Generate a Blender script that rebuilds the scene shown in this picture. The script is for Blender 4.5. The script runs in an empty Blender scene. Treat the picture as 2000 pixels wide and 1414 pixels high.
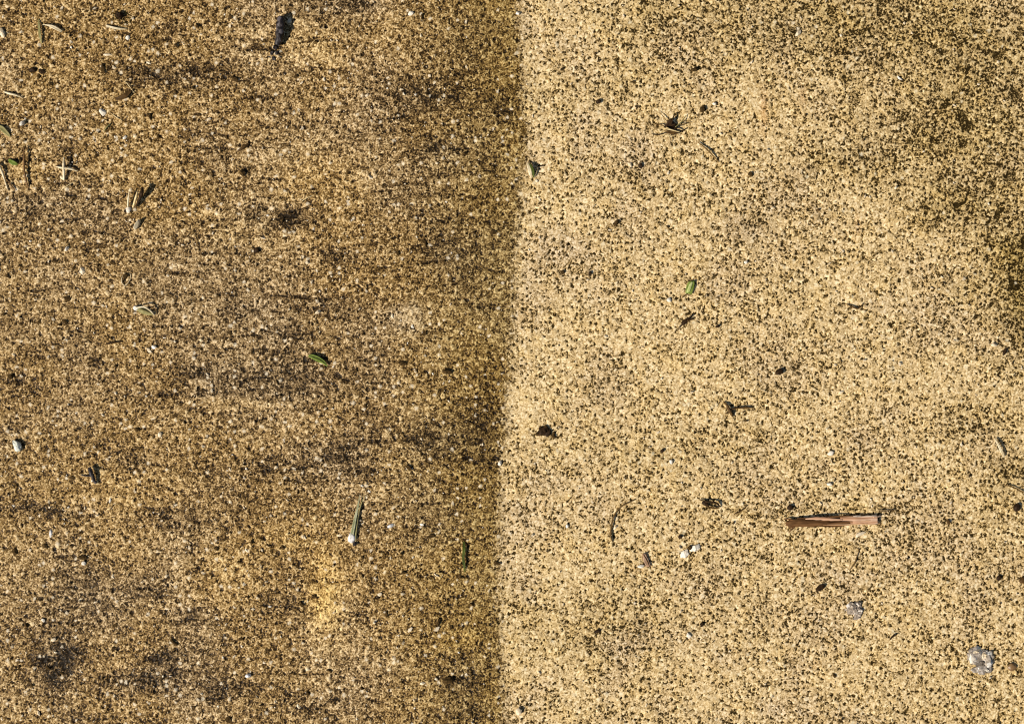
import bpy, bmesh, math, random
import numpy as np
from mathutils import Vector, noise as mnoise

random.seed(7)
S = 0.00035                      # metres per photo pixel: the view is 0.70 m wide
sc = bpy.context.scene
col = sc.collection

# ------------------------------------------------------------------ camera, sky, sun, exposure
cam_d = bpy.data.cameras.new('camera')
cam = bpy.data.objects.new('camera', cam_d); col.objects.link(cam)
CAM_H = 1.05
cam.location = (0, 0, CAM_H)
cam.rotation_euler = (0, 0, 0)
cam_d.sensor_width = 36
cam_d.lens = 36 * CAM_H / (2000 * S)
cam_d.clip_start = 0.01; cam_d.clip_end = 500
sc.camera = cam

SUN_EL = math.radians(38)
SUN_AZ = math.radians(211)        # direction towards the sun, anticlockwise from +x: lower left of the picture
world = bpy.data.worlds.new('World'); sc.world = world; world.use_nodes = True
wn = world.node_tree
bg = wn.nodes['Background']; bg.inputs['Strength'].default_value = 0.05
sky = wn.nodes.new('ShaderNodeTexSky'); sky.sky_type = 'NISHITA'; sky.sun_disc = False
sky.sun_elevation = SUN_EL
sky.sun_rotation = math.radians(90) - SUN_AZ
wn.links.new(sky.outputs[0], bg.inputs['Color'])
sun_d = bpy.data.lights.new('sun', 'SUN'); sun_d.energy = 4.2; sun_d.angle = math.radians(0.53)
sun_d.color = (1.0, 0.93, 0.82)
sun = bpy.data.objects.new('sun', sun_d); col.objects.link(sun)
sdir = Vector((math.cos(SUN_AZ) * math.cos(SUN_EL), math.sin(SUN_AZ) * math.cos(SUN_EL), math.sin(SUN_EL)))
sun.rotation_euler = sdir.to_track_quat('Z', 'Y').to_euler()
sun.location = sdir * 3
sc.view_settings.view_transform = 'Standard'; sc.view_settings.look = 'None'
sc.view_settings.gamma = 1.0; sc.view_settings.use_curve_mapping = False
sc.view_settings.exposure = 0.5
sc.cycles.use_denoising = False; sc.cycles.filter_width = 1.15
sc.cycles.max_bounces = 4; sc.cycles.diffuse_bounces = 2; sc.cycles.glossy_bounces = 1; sc.cycles.transmission_bounces = 3

# ------------------------------------------------------------------ node helpers
class NT:
    def __init__(self, tree): self.t = tree
    def n(self, kind, **kw):
        nd = self.t.nodes.new(kind)
        for k, v in kw.items(): setattr(nd, k, v)
        return nd
    def put(self, sock, v):
        if isinstance(v, bpy.types.NodeSocket): self.t.links.new(v, sock)
        elif isinstance(v, (tuple, list)) and len(v) == 3 and sock.type == 'RGBA': sock.default_value = (*v, 1)
        else: sock.default_value = v
    def math(self, op, a, b=None, c=None, clamp=False):
        nd = self.n('ShaderNodeMath', operation=op, use_clamp=clamp)
        for i, v in enumerate((a, b, c)):
            if v is not None: self.put(nd.inputs[i], v)
        return nd.outputs[0]
    def add(self, a, b): return self.math('ADD', a, b)
    def sub(self, a, b): return self.math('SUBTRACT', a, b)
    def mul(self, a, b): return self.math('MULTIPLY', a, b)
    def rng(self, v, a, b, c=0.0, d=1.0, smooth=True):
        nd = self.n('ShaderNodeMapRange', interpolation_type='SMOOTHSTEP' if smooth else 'LINEAR')
        for i, x in enumerate((v, a, b, c, d)): self.put(nd.inputs[i], x)
        return nd.outputs[0]
    def mix(self, f, a, b, mode='MIX'):
        nd = self.n('ShaderNodeMix', data_type='RGBA', blend_type=mode)
        self.put(nd.inputs[0], f); self.put(nd.inputs[6], a); self.put(nd.inputs[7], b)
        return nd.outputs[2]
    def ramp(self, f, stops):
        nd = self.n('ShaderNodeValToRGB'); cr = nd.color_ramp
        while len(cr.elements) < len(stops): cr.elements.new(0.5)
        for e, (p, c) in zip(cr.elements, stops): e.position = p; e.color = (*c, 1)
        self.put(nd.inputs[0], f); return nd.outputs[0]
    def noise(self, vec, scale, detail=2.0, rough=0.5, dist=0.0, dims='2D', color=False):
        nd = self.n('ShaderNodeTexNoise', noise_dimensions=dims)
        self.put(nd.inputs['Vector'], vec); nd.inputs['Scale'].default_value = scale
        nd.inputs['Detail'].default_value = detail; nd.inputs['Roughness'].default_value = rough
        nd.inputs['Distortion'].default_value = dist
        return nd.outputs['Color' if color else 'Fac']
    def voro(self, vec, scale, out='Distance', dims='2D'):
        nd = self.n('ShaderNodeTexVoronoi', voronoi_dimensions=dims)
        self.put(nd.inputs['Vector'], vec); nd.inputs['Scale'].default_value = scale
        return nd.outputs[out]
    def mapv(self, vec, loc=(0, 0, 0), scale=(1, 1, 1), rotz=0.0):
        nd = self.n('ShaderNodeMapping'); self.put(nd.inputs[0], vec)
        nd.inputs['Location'].default_value = loc; nd.inputs['Scale'].default_value = scale
        nd.inputs['Rotation'].default_value = (0, 0, rotz)
        return nd.outputs[0]
    def attr(self, name):
        return self.n('ShaderNodeAttribute', attribute_name=name).outputs['Fac']

# ------------------------------------------------------------------ the pavement: relief sheet, dense where the view is
def lattice(ix, iy, seed):
    h = (ix.astype(np.int64) * 374761393 + iy.astype(np.int64) * 668265263 + seed * 1442695041) & 0x7fffffff
    h = ((h ^ (h >> 13)) * 1274126177) & 0x7fffffff
    return ((h ^ (h >> 16)) & 0xffff) / 65535.0
def vnoise(x, y, seed):
    ix, iy = np.floor(x), np.floor(y); fx, fy = x - ix, y - iy
    fx = fx * fx * (3 - 2 * fx); fy = fy * fy * (3 - 2 * fy)
    a, b = lattice(ix, iy, seed), lattice(ix + 1, iy, seed)
    c, d = lattice(ix, iy + 1, seed), lattice(ix + 1, iy + 1, seed)
    return (a * (1 - fx) + b * fx) * (1 - fy) + (c * (1 - fx) + d * fx) * fy
def fbm(x, y, seed, octs=3):
    v = 0; amp = 1; tot = 0
    for i in range(octs):
        v = v + amp * vnoise(x * 2 ** i, y * 2 ** i, seed + i * 17); tot += amp; amp *= .55
    return v / tot - 0.5

def axis(half, step, far, ratio=1.32):
    n = int(round(half / step)); core = np.arange(-n, n + 1) * step
    out = []; d = step; p = n * step
    while p < far: d *= ratio; p += d; out.append(p)
    out = np.array(out)
    return np.concatenate([-out[::-1], core, out])
gx, gy = axis(0.40, 0.00076, 60), axis(0.295, 0.00076, 60)
X, Y = np.meshgrid(gx, gy)
nx, ny = len(gx), len(gy)
x, y = X.ravel(), Y.ravel()
px, py = x / S + 1000, 707 - y / S          # photo-pixel units, only a handy unit of length (0.35 mm)

def spots(lst, warp=0.5, seed=3):
    acc = np.zeros_like(px)
    core = (np.abs(x) < .5) & (np.abs(y) < .4)
    cx, cy = px[core], py[core]
    wx = fbm(cx / 55, cy / 55, seed, 4) * 2; wy = fbm(cx / 55, cy / 55, seed + 50, 4) * 2
    a = np.zeros_like(cx)
    for (sx, sy, rx, ry, amp) in lst:
        dx = (cx - sx) / rx + wx * warp; dy = (cy - sy) / ry + wy * warp
        a = a + amp * np.exp(-(dx * dx + dy * dy))
    acc[core] = a
    return acc

# where the washed swath begins (wavers with the lance), wanders on beyond the view
bk = np.array([[-3000, 1000], [-300, 1005], [0, 1012], [120, 1019], [230, 1026], [330, 1024], [420, 1017], [520, 1007], [620, 999],
               [720, 995], [820, 986], [900, 979], [1000, 977], [1100, 973], [1200, 974], [1300, 980], [1414, 984], [1800, 1000], [4400, 1005]], float)
edge = np.interp(py, bk[:, 0], bk[:, 1])
side = (px - edge)                          # <0 unwashed, >0 washed
A = {}
A['washed'] = np.clip(side, -400, 400) / 400
A['black'] = spots([(540, 420, 60, 28, 1.2), (118, 1290, 42, 38, 1.1), (250, 1335, 55, 22, .7), (312, 1308, 40, 34, .9), (455, 1338, 60, 26, .5),
    (290, 1145, 45, 34, .6), (810, 190, 60, 36, .6), (350, 150, 80, 30, .6), (560, 740, 110, 34, .5), (690, 915, 70, 24, .45), (850, 170, 90, 60, .25), (820, 870, 90, 60, .25), (930, 120, 60, 80, .15), (120, 1230, 90, 60, .3), (985, 210, 40, 30, .45),
    (640, 880, 60, 26, .45), (520, 905, 36, 36, .5), (260, 900, 60, 20, .5), (60, 992, 60, 7, .55), (420, 770, 160, 8, .45), (700, 10, 70, 14, .6), (400, 735, 60, 18, .5),
    (840, 870, 60, 22, .5), (940, 840, 40, 60, .4), (860, 290, 30, 18, .6), (660, 500, 40, 18, .6), (640, 590, 40, 18, .5), (130, 1000, 60, 14, .4), (180, 1150, 26, 50, .4),
    (560, 1180, 50, 26, .4), (330, 1010, 60, 24, .5), (60, 400, 40, 22, .5), (620, 1370, 60, 26, .4), (900, 1320, 40, 26, .5), (930, 1385, 40, 24, .5), (880, 500, 60, 30, .35),
    (480, 600, 60, 22, .45), (560, 650, 50, 30, .4), (70, 1330, 40, 30, .35), (40, 740, 26, 30, .4), (330, 60, 40, 20, .3), (270, 140, 60, 22, .3), (360, 1200, 60, 18, .4)])
A['green'] = spots([(2010, 540, 56, 100, 1.25), (1860, 400, 110, 50, .8), (1900, 200, 170, 200, .85), (1570, 50, 200, 80, .55), (1720, 30, 260, 100, .6), (1990, 300, 60, 200, .3), (2005, 590, 46, 80, .8), (1985, 500, 40, 40, .4), (1895, 825, 70, 34, .7),
    (1720, 300, 110, 70, .4), (1270, 20, 110, 60, .55), (1150, 1190, 190, 60, .3), (1130, 1255, 140, 46, .35), (1985, 920, 40, 44, .6), (1985, 680, 40, 60, .4), (1320, 880, 160, 36, .3),
    (1230, 165, 60, 36, .45), (1560, 1000, 260, 18, .2), (1240, 330, 160, 40, .2), (1540, 560, 60, 26, .3), (1450, 430, 70, 50, .3), (1900, 1340, 160, 70, .3), (1960, 1000, 60, 120, .3),
    (1900, 560, 60, 30, .5), (1940, 480, 50, 60, .4), (1840, 260, 60, 60, .4), (1660, 300, 90, 30, .4), (1060, 180, 50, 40, .35)])
A['rust'] = spots([(1492, 215, 7, 42, .9), (1568, 188, 7, 24, .6), (1675, 440, 6, 24, .6), (1595, 1300, 14, 10, .4), (1245, 1110, 12, 8, .3)], .15)
A['yellow'] = spots([(640, 1190, 38, 68, 1.5), (570, 1050, 60, 30, .55), (630, 1100, 34, 30, .6), (460, 790, 80, 14, .4), (480, 440, 90, 60, .5), (590, 90, 90, 50, .55), (620, 330, 120, 60, .35),
    (900, 1250, 50, 20, .6), (760, 910, 90, 50, .3), (440, 1110, 80, 60, .35), (60, 330, 80, 30, .35), (240, 950, 120, 60, .25), (1250, 1020, 160, 60, .25), (1720, 1000, 220, 80, .25), (1180, 790, 160, 60, .15)])
A['grey'] = spots([(790, 620, 36, 26, 1.3), (1560, 55, 36, 24, .6), (1530, 1385, 40, 26, .7), (1345, 1245, 40, 22, .5), (1210, 1260, 40, 20, .5), (1730, 600, 60, 22, .3), (1680, 290, 50, 40, .4),
    (1440, 440, 60, 30, .4), (900, 60, 120, 80, .3), (70, 1150, 90, 90, .3), (1080, 480, 60, 30, .3), (1640, 1140, 60, 26, .2),
    (1230, 300, 60, 26, .3), (1880, 340, 60, 26, .3), (1420, 1290, 40, 16, .4), (850, 620, 60, 60, .25)])

Z = fbm(x * 6, y * 6, 90, 3) * 0.0016
co = np.stack([x, y, Z], 1).astype(np.float32)
i = np.arange(ny - 1)[:, None] * nx + np.arange(nx - 1)[None, :]
quads = np.stack([i, i + 1, i + nx + 1, i + nx], -1).reshape(-1, 4).astype(np.int32)
me = bpy.data.meshes.new('concrete_pavement')
me.vertices.add(len(co)); me.vertices.foreach_set('co', co.ravel())
me.loops.add(quads.size); me.loops.foreach_set('vertex_index', quads.ravel())
me.polygons.add(len(quads)); me.polygons.foreach_set('loop_start', np.arange(0, quads.size, 4, dtype=np.int32))
me.polygons.foreach_set('use_smooth', np.ones(len(quads), bool))
for k, v in A.items():
    at = me.attributes.new(k, 'FLOAT', 'POINT'); at.data.foreach_set('value', v.astype(np.float32))
me.update(calc_edges=True)

def ground_z(px_, py_):
    xx = np.array([(px_ - 1000) * S]); yy = np.array([(707 - py_) * S])
    return float((fbm(xx * 6, yy * 6, 90, 3) * 0.0016)[0])

def pavement_material():
    m = bpy.data.materials.new('sandy_concrete'); m.use_nodes = True
    t = NT(m.node_tree); bsdf = m.node_tree.nodes['Principled BSDF']; out = m.node_tree.nodes['Material Output']
    P = t.n('ShaderNodeTexCoord').outputs['Object']
    big = t.noise(t.mapv(P, (0, 0, 0), rotz=.4), 7, 2, .6); big2 = t.noise(t.mapv(P, (5, 2, 0), rotz=.9), 17, 2.5, .6)
    mid = t.noise(t.mapv(P, (1, 7, 0), rotz=.6), 70, 2, .55)
    pit_n = t.noise(t.mapv(P, (0, 0, 0), rotz=.55), 430, 1.0, .5, .9)
    pit_m = t.noise(t.mapv(P, (3, 3, 0), rotz=1.2), 125, .6, .5, .6)
    fine = t.noise(t.mapv(P, (9, 4, 0), rotz=.7), 880, 1.0, .6, .4)
    grain = t.noise(t.mapv(P, (2, 9, 0), rotz=1.0), 465, 1.5, .62, .9)
    streak = t.noise(t.mapv(P, (0, 0, 0), (26, 190, 1)), 1.0, 2.5, .6, .5)
    # sand-grain cells: a random value and a rounded profile for each
    vo = t.n('ShaderNodeTexVoronoi', voronoi_dimensions='2D'); t.put(vo.inputs['Vector'], P); vo.inputs['Scale'].default_value = 322
    sep = t.n('ShaderNodeSeparateColor'); t.put(sep.inputs[0], vo.outputs['Color'])
    c1, c2, c3 = sep.outputs[0], sep.outputs[1], sep.outputs[2]
    dome = t.rng(t.add(vo.outputs['Distance'], t.mul(t.sub(fine, .5), .85)), t.add(.30, t.mul(c2, .34)), .16)
    black, green = t.attr('black'), t.attr('green')
    rust, yellow, grey = t.attr('rust'), t.attr('yellow'), t.attr('grey')
    wd = t.attr('washed')
    # washed or not: ragged edge a few millimetres wide
    rag = t.add(t.add(t.mul(t.sub(mid, .5), .07), t.mul(t.sub(grain, .5), .11)), t.mul(t.sub(c2, .5), .03))
    washed = t.rng(t.add(wd, rag), -0.030, 0.030)
    near = t.rng(t.math('ABSOLUTE', wd), 0.0, 0.75, 1.0, 0.0)

    # --- washed: pale sandy mortar, open pits with black-green growth left in them
    dens = t.add(t.mul(green, -.064), t.add(t.mul(t.sub(big2, .5), -.13), t.mul(near, .020)))
    cover = t.add(t.add(t.add(.515, t.mul(t.sub(mid, .5), 1.2)), t.mul(green, .36)), t.add(t.mul(t.sub(big2, .5), .9), t.mul(near, -.10)))
    pc = t.mul(dome, t.math('LESS_THAN', c1, cover))
    r = t.add(t.mul(t.sub(pit_n, .5), .80), t.mul(t.sub(fine, .5), .62))
    r = t.add(t.add(r, t.mul(t.sub(c3, .5), .07)), t.add(dens, .545))
    r = t.sub(r, t.mul(pc, t.add(.15, t.mul(c3, .25))))
    pit_b = t.rng(pit_m, t.add(.345, t.mul(green, .022)), t.add(.28, t.mul(green, .022)))
    r = t.sub(r, t.mul(pit_b, t.add(.10, t.mul(green, .10))))
    rc = t.ramp(r, [(.21, (.026, .016, .004)), (.32, (.090, .058, .017)), (.40, (.300, .202, .083)), (.49, (.485, .340, .155)), (.62, (.630, .465, .236)), (.80, (.85, .69, .43))])
    rc = t.mix(t.rng(mid, .45, .70, 0, .5), rc, t.mix(1.0, rc, (1.02, .97, .80), 'MULTIPLY'))
    rc = t.mix(t.rng(big2, .48, .68, 0, .7), rc, t.mix(1.0, rc, (.96, .97, 1.08), 'MULTIPLY'))
    rc = t.mix(t.math('MULTIPLY', green, .42, clamp=True), rc, t.mix(1.0, rc, (.68, .66, .44), 'MULTIPLY'))
    pit = t.rng(r, .42, .28)

    # --- unwashed: brown film of soil and algae over the same mortar
    g = t.add(t.mul(t.sub(grain, .5), .96), t.mul(t.sub(fine, .5), .66))
    g = t.add(g, t.mul(t.mul(t.sub(streak, .5), t.rng(big, .40, .6, .15, .9)), .30))
    g = t.add(g, t.mul(t.sub(big2, .5), .20))
    g = t.add(g, t.mul(t.sub(c3, .5), .18))
    g = t.sub(g, t.mul(t.mul(dome, t.math('LESS_THAN', c1, t.add(.27, t.mul(black, .3)))), t.add(.12, t.mul(c3, .16))))
    g = t.add(g, t.mul(t.mul(black, t.rng(mid, .36, .60, .35, 1.45)), -.20)); g = t.add(g, t.add(t.mul(yellow, .125), t.mul(grey, .06)))
    g = t.sub(g, t.mul(t.mul(t.rng(streak, .385, .30), t.math('ADD', t.mul(t.rng(big, .42, .6, .1, .8), t.rng(mid, .38, .58, .1, 1.1)), black, clamp=True)), .18))
    g = t.add(.511, g)
    lc = t.ramp(g, [(.23, (.011, .005, .0007)), (.37, (.066, .034, .007)), (.49, (.220, .127, .036)), (.60, (.370, .230, .076)), (.80, (.72, .53, .27))])
    lg = t.ramp(g, [(.22, (.012, .007, .002)), (.36, (.068, .040, .015)), (.49, (.205, .130, .055)), (.60, (.355, .245, .118)), (.80, (.74, .57, .35))])
    gf = t.math('ADD', t.rng(big, .44, .64, .12, .70), t.math('ADD', grey, t.mul(black, .9)), clamp=True)
    lc = t.mix(gf, lc, lg)
    lc = t.mix(t.math('MULTIPLY', yellow, .6, clamp=True), lc, t.mix(1.0, lc, (1.20, 1.12, .74), 'MULTIPLY'))
    band = t.mul(t.rng(wd, -.75, -.05), .75)
    lc = t.mix(band, lc, t.mix(1.0, lc, (.74, .73, .50), 'MULTIPLY'))
    # pale quartz specks, brightened as painted glints of the wet film
    spk = t.mul(dome, t.math('GREATER_THAN', c1, .958))
    lc = t.mix(t.mul(spk, .7), lc, (.82, .70, .50))
    rc = t.mix(t.mul(t.mul(spk, t.math('GREATER_THAN', c1, .982)), .6), rc, (.80, .69, .46))

    c = t.mix(washed, lc, rc)
    c = t.mix(t.math('MULTIPLY', rust, .45, clamp=True), c, t.mix(1.0, c, (.72, .42, .22), 'MULTIPLY'))
    c = t.mix(t.math('MULTIPLY', t.mul(grey, washed), .6, clamp=True), c, t.mix(1.0, c, (.93, .98, 1.35), 'MULTIPLY'))
    t.put(bsdf.inputs['Base Color'], c)
    t.put(bsdf.inputs['Roughness'], t.mix(washed, (.55,) * 3, (.85,) * 3))
    t.put(bsdf.inputs['Specular IOR Level'], t.mix(washed, (.12,) * 3, (.06,) * 3))
    # --- relief (metres)
    hr = t.add(t.mul(pit, -.0007), t.add(t.mul(t.sub(grain, .5), .0008), t.mul(t.sub(fine, .5), .0006)))
    hl = t.add(t.mul(t.sub(g, .5), .0019), t.add(t.mul(t.sub(fine, .5), .0006), t.mul(spk, .0003)))
    h = t.add(t.add(t.mul(hr, washed), t.mul(hl, t.sub(1.0, washed))), t.mul(t.sub(mid, .5), .0014))
    h = t.add(h, t.mul(washed, -.0003))
    dn = t.n('ShaderNodeDisplacement'); t.put(dn.inputs['Height'], h); dn.inputs['Midlevel'].default_value = 0; dn.inputs['Scale'].default_value = 1
    t.t.links.new(dn.outputs[0], out.inputs['Displacement'])
    m.displacement_method = 'DISPLACEMENT'
    return m
me.materials.append(pavement_material())
pave = bpy.data.objects.new('concrete_pavement', me); col.objects.link(pave)
pave['kind'] = 'structure'; pave['label'] = 'sandy concrete pavement, dirty brown on one side and pressure washed on the other'; pave['category'] = 'pavement'

# ------------------------------------------------------------------ debris materials
def mat(name, c1, c2, scale=400, rough=.7, spec=.3, stretch=(1, 1, 1), c3=None, trans=0.0, bump=.0004, sss=0.0):
    m = bpy.data.materials.new(name); m.use_nodes = True
    t = NT(m.node_tree); b = m.node_tree.nodes['Principled BSDF']
    P = t.mapv(t.n('ShaderNodeTexCoord').outputs['Object'], scale=stretch)
    n1 = t.noise(P, scale, 3, .6, dims='3D')
    c = t.mix(t.rng(n1, .35, .65), c1, c2)
    if c3: c = t.mix(t.rng(t.noise(P, scale * .45, 2, .5, .3, '3D'), .52, .62), c, c3)
    t.put(b.inputs['Base Color'], c); b.inputs['Roughness'].default_value = rough
    b.inputs['Specular IOR Level'].default_value = spec
    b.inputs['Transmission Weight'].default_value = trans
    bp = t.n('ShaderNodeBump'); bp.inputs['Strength'].default_value = .7; bp.inputs['Distance'].default_value = bump
    t.put(bp.inputs['Height'], n1); t.t.links.new(bp.outputs[0], b.inputs['Normal'])
    return m
M = dict(
    quartz=mat('milky_quartz', (.72, .60, .42), (.48, .37, .22), 400, .45, .35),
    white=mat('white_quartz', (.80, .73, .60), (.58, .50, .38), 420, .35, .5),
    cool=mat('bluish_quartz', (.72, .70, .68), (.38, .35, .31), 380, .28, .5),
    clear=mat('glassy_quartz', (.46, .38, .30), (.11, .08, .05), 620, .35, .35, c3=(.74, .66, .55)),
    dark=mat('dark_inclusion', (.07, .055, .04), (.16, .125, .09), 500, .5, .2),
    glass=mat('clear_quartz', (.64, .56, .47), (.34, .28, .215), 420, .2, .4, trans=.5, bump=.0006),
    quartzgrey=mat('smoky_quartz', (.56, .47, .36), (.20, .155, .105), 480, .3, .5, c3=(.74, .68, .58)),
    grey=mat('grey_stone', (.36, .29, .22), (.15, .115, .08), 420, .5, .4, c3=(.58, .53, .46)),
    speck=mat('speckled_pebble', (.74, .74, .62), (.52, .52, .42), 240, .5, .4, c3=(.10, .10, .07)),
    brownpeb=mat('brown_flint', (.20, .115, .045), (.13, .07, .025), 220, .38, .4),
    straw=mat('dry_straw', (.66, .52, .27), (.50, .36, .16), 260, .5, .35, (1, 1, 1)),
    pale=mat('bleached_straw', (.68, .58, .38), (.50, .39, .22), 260, .45, .4),
    olive=mat('withered_grass', (.17, .15, .05), (.29, .25, .10), 260, .55, .15),
    green=mat('fresh_grass', (.10, .145, .018), (.19, .235, .045), 300, .45, .15),
    dkgreen=mat('dark_grass', (.035, .048, .006), (.080, .095, .016), 300, .5, .12),
    lime=mat('pale_leaf_centre', (.33, .37, .11), (.44, .46, .19), 300, .5, .15),
    silver=mat('grey_green_blade', (.19, .20, .09), (.38, .37, .22), 240, .4, .45),
    black=mat('black_bark', (.008, .006, .006), (.030, .022, .020), 500, .5, .25, c3=(.10, .085, .085)),
    seed=mat('black_seed', (.016, .008, .003), (.045, .024, .010), 500, .6, .08),
    soil=mat('soil_crumb', (.030, .018, .006), (.085, .050, .018), 700, .9, .04),
    brown=mat('brown_leaf', (.050, .026, .008), (.11, .060, .018), 260, .6, .1),
    redbrown=mat('reddish_leaf', (.46, .30, .19), (.34, .20, .115), 260, .6, .1),
    twig=mat('brown_twig', (.12, .062, .024), (.20, .110, .045), 260, .6, .1),
    hair=mat('brown_fibre', (.10, .058, .018), (.17, .10, .035), 200, .6, .1),
    moss=mat('dark_moss', (.040, .036, .008), (.085, .070, .016), 400, .9, .04),
    bark=mat('red_bark', (.050, .022, .007), (.150, .072, .027), 260, .65, .08, (.25, 1.6, 1)),
    wood=mat('split_wood', (.38, .205, .095), (.58, .36, .19), 150, .6, .1, (.18, 2.2, 1), c3=(.20, .085, .03)),
    woodpale=mat('pale_split_wood', (.64, .43, .29), (.38, .20, .105), 190, .6, .1, (.14, 2.6, 1), c3=(.78, .60, .44)),
)

# ------------------------------------------------------------------ builders (lengths in photo-pixel units of 0.35 mm)
def link(name, bm, m, loc=None, parent=None, smooth=True):
    me_ = bpy.data.meshes.new(name)
    bmesh.ops.recalc_face_normals(bm, faces=bm.faces)
    bm.to_mesh(me_); bm.free()
    me_.materials.append(M[m])
    if smooth:
        for p in me_.polygons: p.use_smooth = True
    o = bpy.data.objects.new(name, me_); col.objects.link(o)
    if loc is not None: o.location = loc
    if parent: o.parent = parent
    return o
LABELS = {}
def tag(o, label, cat, group=None):
    assert label not in LABELS, label
    LABELS[label] = 1
    o['label'] = label; o['category'] = cat
    if group: o['group'] = group
    return o
def base(px_, py_, dz=0.0):
    return Vector(((px_ - 1000) * S, (707 - py_) * S, ground_z(px_, py_) + dz))
def empty(name, px_, py_):
    o = bpy.data.objects.new(name, None); col.objects.link(o); o.location = base(px_, py_); o.empty_display_size = .005
    return o
def smooth_path(pts, k=4):
    """Catmull-Rom through the points; each point is (px, py, height, radius or width)."""
    P = [Vector(p) for p in pts]
    if len(P) < 3: k = max(k, 5)
    out = []
    for a in range(len(P) - 1):
        p0 = P[max(a - 1, 0)]; p1 = P[a]; p2 = P[a + 1]; p3 = P[min(a + 2, len(P) - 1)]
        for j in range(k):
            u = j / k
            out.append(.5 * ((2 * p1) + (p2 - p0) * u + (2 * p0 - 5 * p1 + 4 * p2 - p3) * u * u + (3 * p1 - p0 - 3 * p2 + p3) * u ** 3))
    out.append(P[-1]); return out
def tube_bm(pts, org, flat=1.0, n=7, jit=.12, seed=0, k=4):
    """org = photo-pixel origin of the object; heights are of the tube's underside."""
    rnd = random.Random(seed); path = smooth_path(pts, k); bm = bmesh.new(); rings = []
    L = []
    for p in path:
        L.append(Vector(((p[0] - org[0]) * S, -(p[1] - org[1]) * S, (p[2] + p[3] * flat) * S)))
    for q, (c, p) in enumerate(zip(L, path)):
        d = (L[min(q + 1, len(L) - 1)] - L[max(q - 1, 0)]).normalized()
        sd = Vector((-d.y, d.x, 0)).normalized(); up = d.cross(sd); up = up if up.z > 0 else -up
        r = max(p[3], .15) * S
        ring = []
        for a in range(n):
            an = 2 * math.pi * a / n; rr = r * (1 + rnd.uniform(-jit, jit))
            ring.append(bm.verts.new(c + sd * math.cos(an) * rr + up * math.sin(an) * rr * flat))
        rings.append(ring)
    for r0, r1 in zip(rings, rings[1:]):
        for a in range(n): bm.faces.new((r0[a], r0[(a + 1) % n], r1[(a + 1) % n], r1[a]))
    for ring, s in ((rings[0], -1), (rings[-1], 1)):
        c = bm.verts.new(sum((v.co for v in ring), Vector()) / n)
        for a in range(n): bm.faces.new((ring[a], ring[(a + 1) % n], c))
    return bm
def blade_bm(pts, org, thick=1.0, fold=.35, k=5):
    """A grass blade: folded lens section, tapering; width is the 4th value (full width)."""
    path = smooth_path(pts, k); bm = bmesh.new(); rings = []
    L = [Vector(((p[0] - org[0]) * S, -(p[1] - org[1]) * S, p[2] * S)) for p in path]
    for q, (c, p) in enumerate(zip(L, path)):
        d = (L[min(q + 1, len(L) - 1)] - L[max(q - 1, 0)]).normalized()
        sd = Vector((-d.y, d.x, 0)).normalized(); w = max(p[3], .3) * S / 2; t = thick * S * min(1, p[3] / 3 + .2)
        up = Vector((0, 0, 1))
        ring = [c + sd * w + up * (fold * w + t * .5), c + sd * w * .5 + up * (fold * w * .35 + t), c + up * t, c - sd * w * .5 + up * (fold * w * .35 + t), c - sd * w + up * (fold * w + t * .5),
                c - sd * w * .5 + up * fold * w * .35, c, c + sd * w * .5 + up * fold * w * .35]
        rings.append([bm.verts.new(v) for v in ring])
    n = 8
    for r0, r1 in zip(rings, rings[1:]):
        for a in range(n): bm.faces.new((r0[a], r0[(a + 1) % n], r1[(a + 1) % n], r1[a]))
    bm.faces.new(rings[0]); bm.faces.new(rings[-1])
    return bm
def leaf_bm(outline, org, thick=1.2, curl=.25, lift=.5, seed=0, dirn=0.0):
    """A broken leaf piece: outline polygon in photo pixels, curled about its long axis, with thickness."""
    rnd = random.Random(seed); bm = bmesh.new()
    pts = []
    for q in range(len(outline)):
        a = Vector((*outline[q], 0)); b = Vector((*outline[(q + 1) % len(outline)], 0))
        for u in (0, .5):
            p = a.lerp(b, u); pts.append(Vector((p.x - org[0] + rnd.uniform(-.3, .3), -(p.y - org[1]) + rnd.uniform(-.3, .3), 0)))
    c = sum(pts, Vector()) / len(pts); R = max((p - c).length for p in pts)
    nrm = Vector((-math.sin(dirn), math.cos(dirn), 0)); n = len(pts)
    def z(p):
        d = (p - c).dot(nrm); return lift + curl * d * d / R * 1.6 + .25 * math.sin(p.x * .5 + seed) + .2 * math.cos(p.y * .6)
    lay = []
    for off in (thick, 0):
        rings = []
        for f in (1, .68, .34):
            rr = []
            for p in pts:
                q = c + (p - c) * f; rr.append(bm.verts.new(Vector((q.x, q.y, z(q) + off)) * S))
            rings.append(rr)
        cv = bm.verts.new(Vector((c.x, c.y, z(c) + off)) * S)
        for r0, r1 in zip(rings, rings[1:]):
            for a in range(n): bm.faces.new((r0[a], r0[(a + 1) % n], r1[(a + 1) % n], r1[a]))
        for a in range(n): bm.faces.new((rings[-1][a], rings[-1][(a + 1) % n], cv))
        lay.append(rings[0])
    for a in range(n): bm.faces.new((lay[0][a], lay[0][(a + 1) % n], lay[1][(a + 1) % n], lay[1][a]))
    return bm
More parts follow.
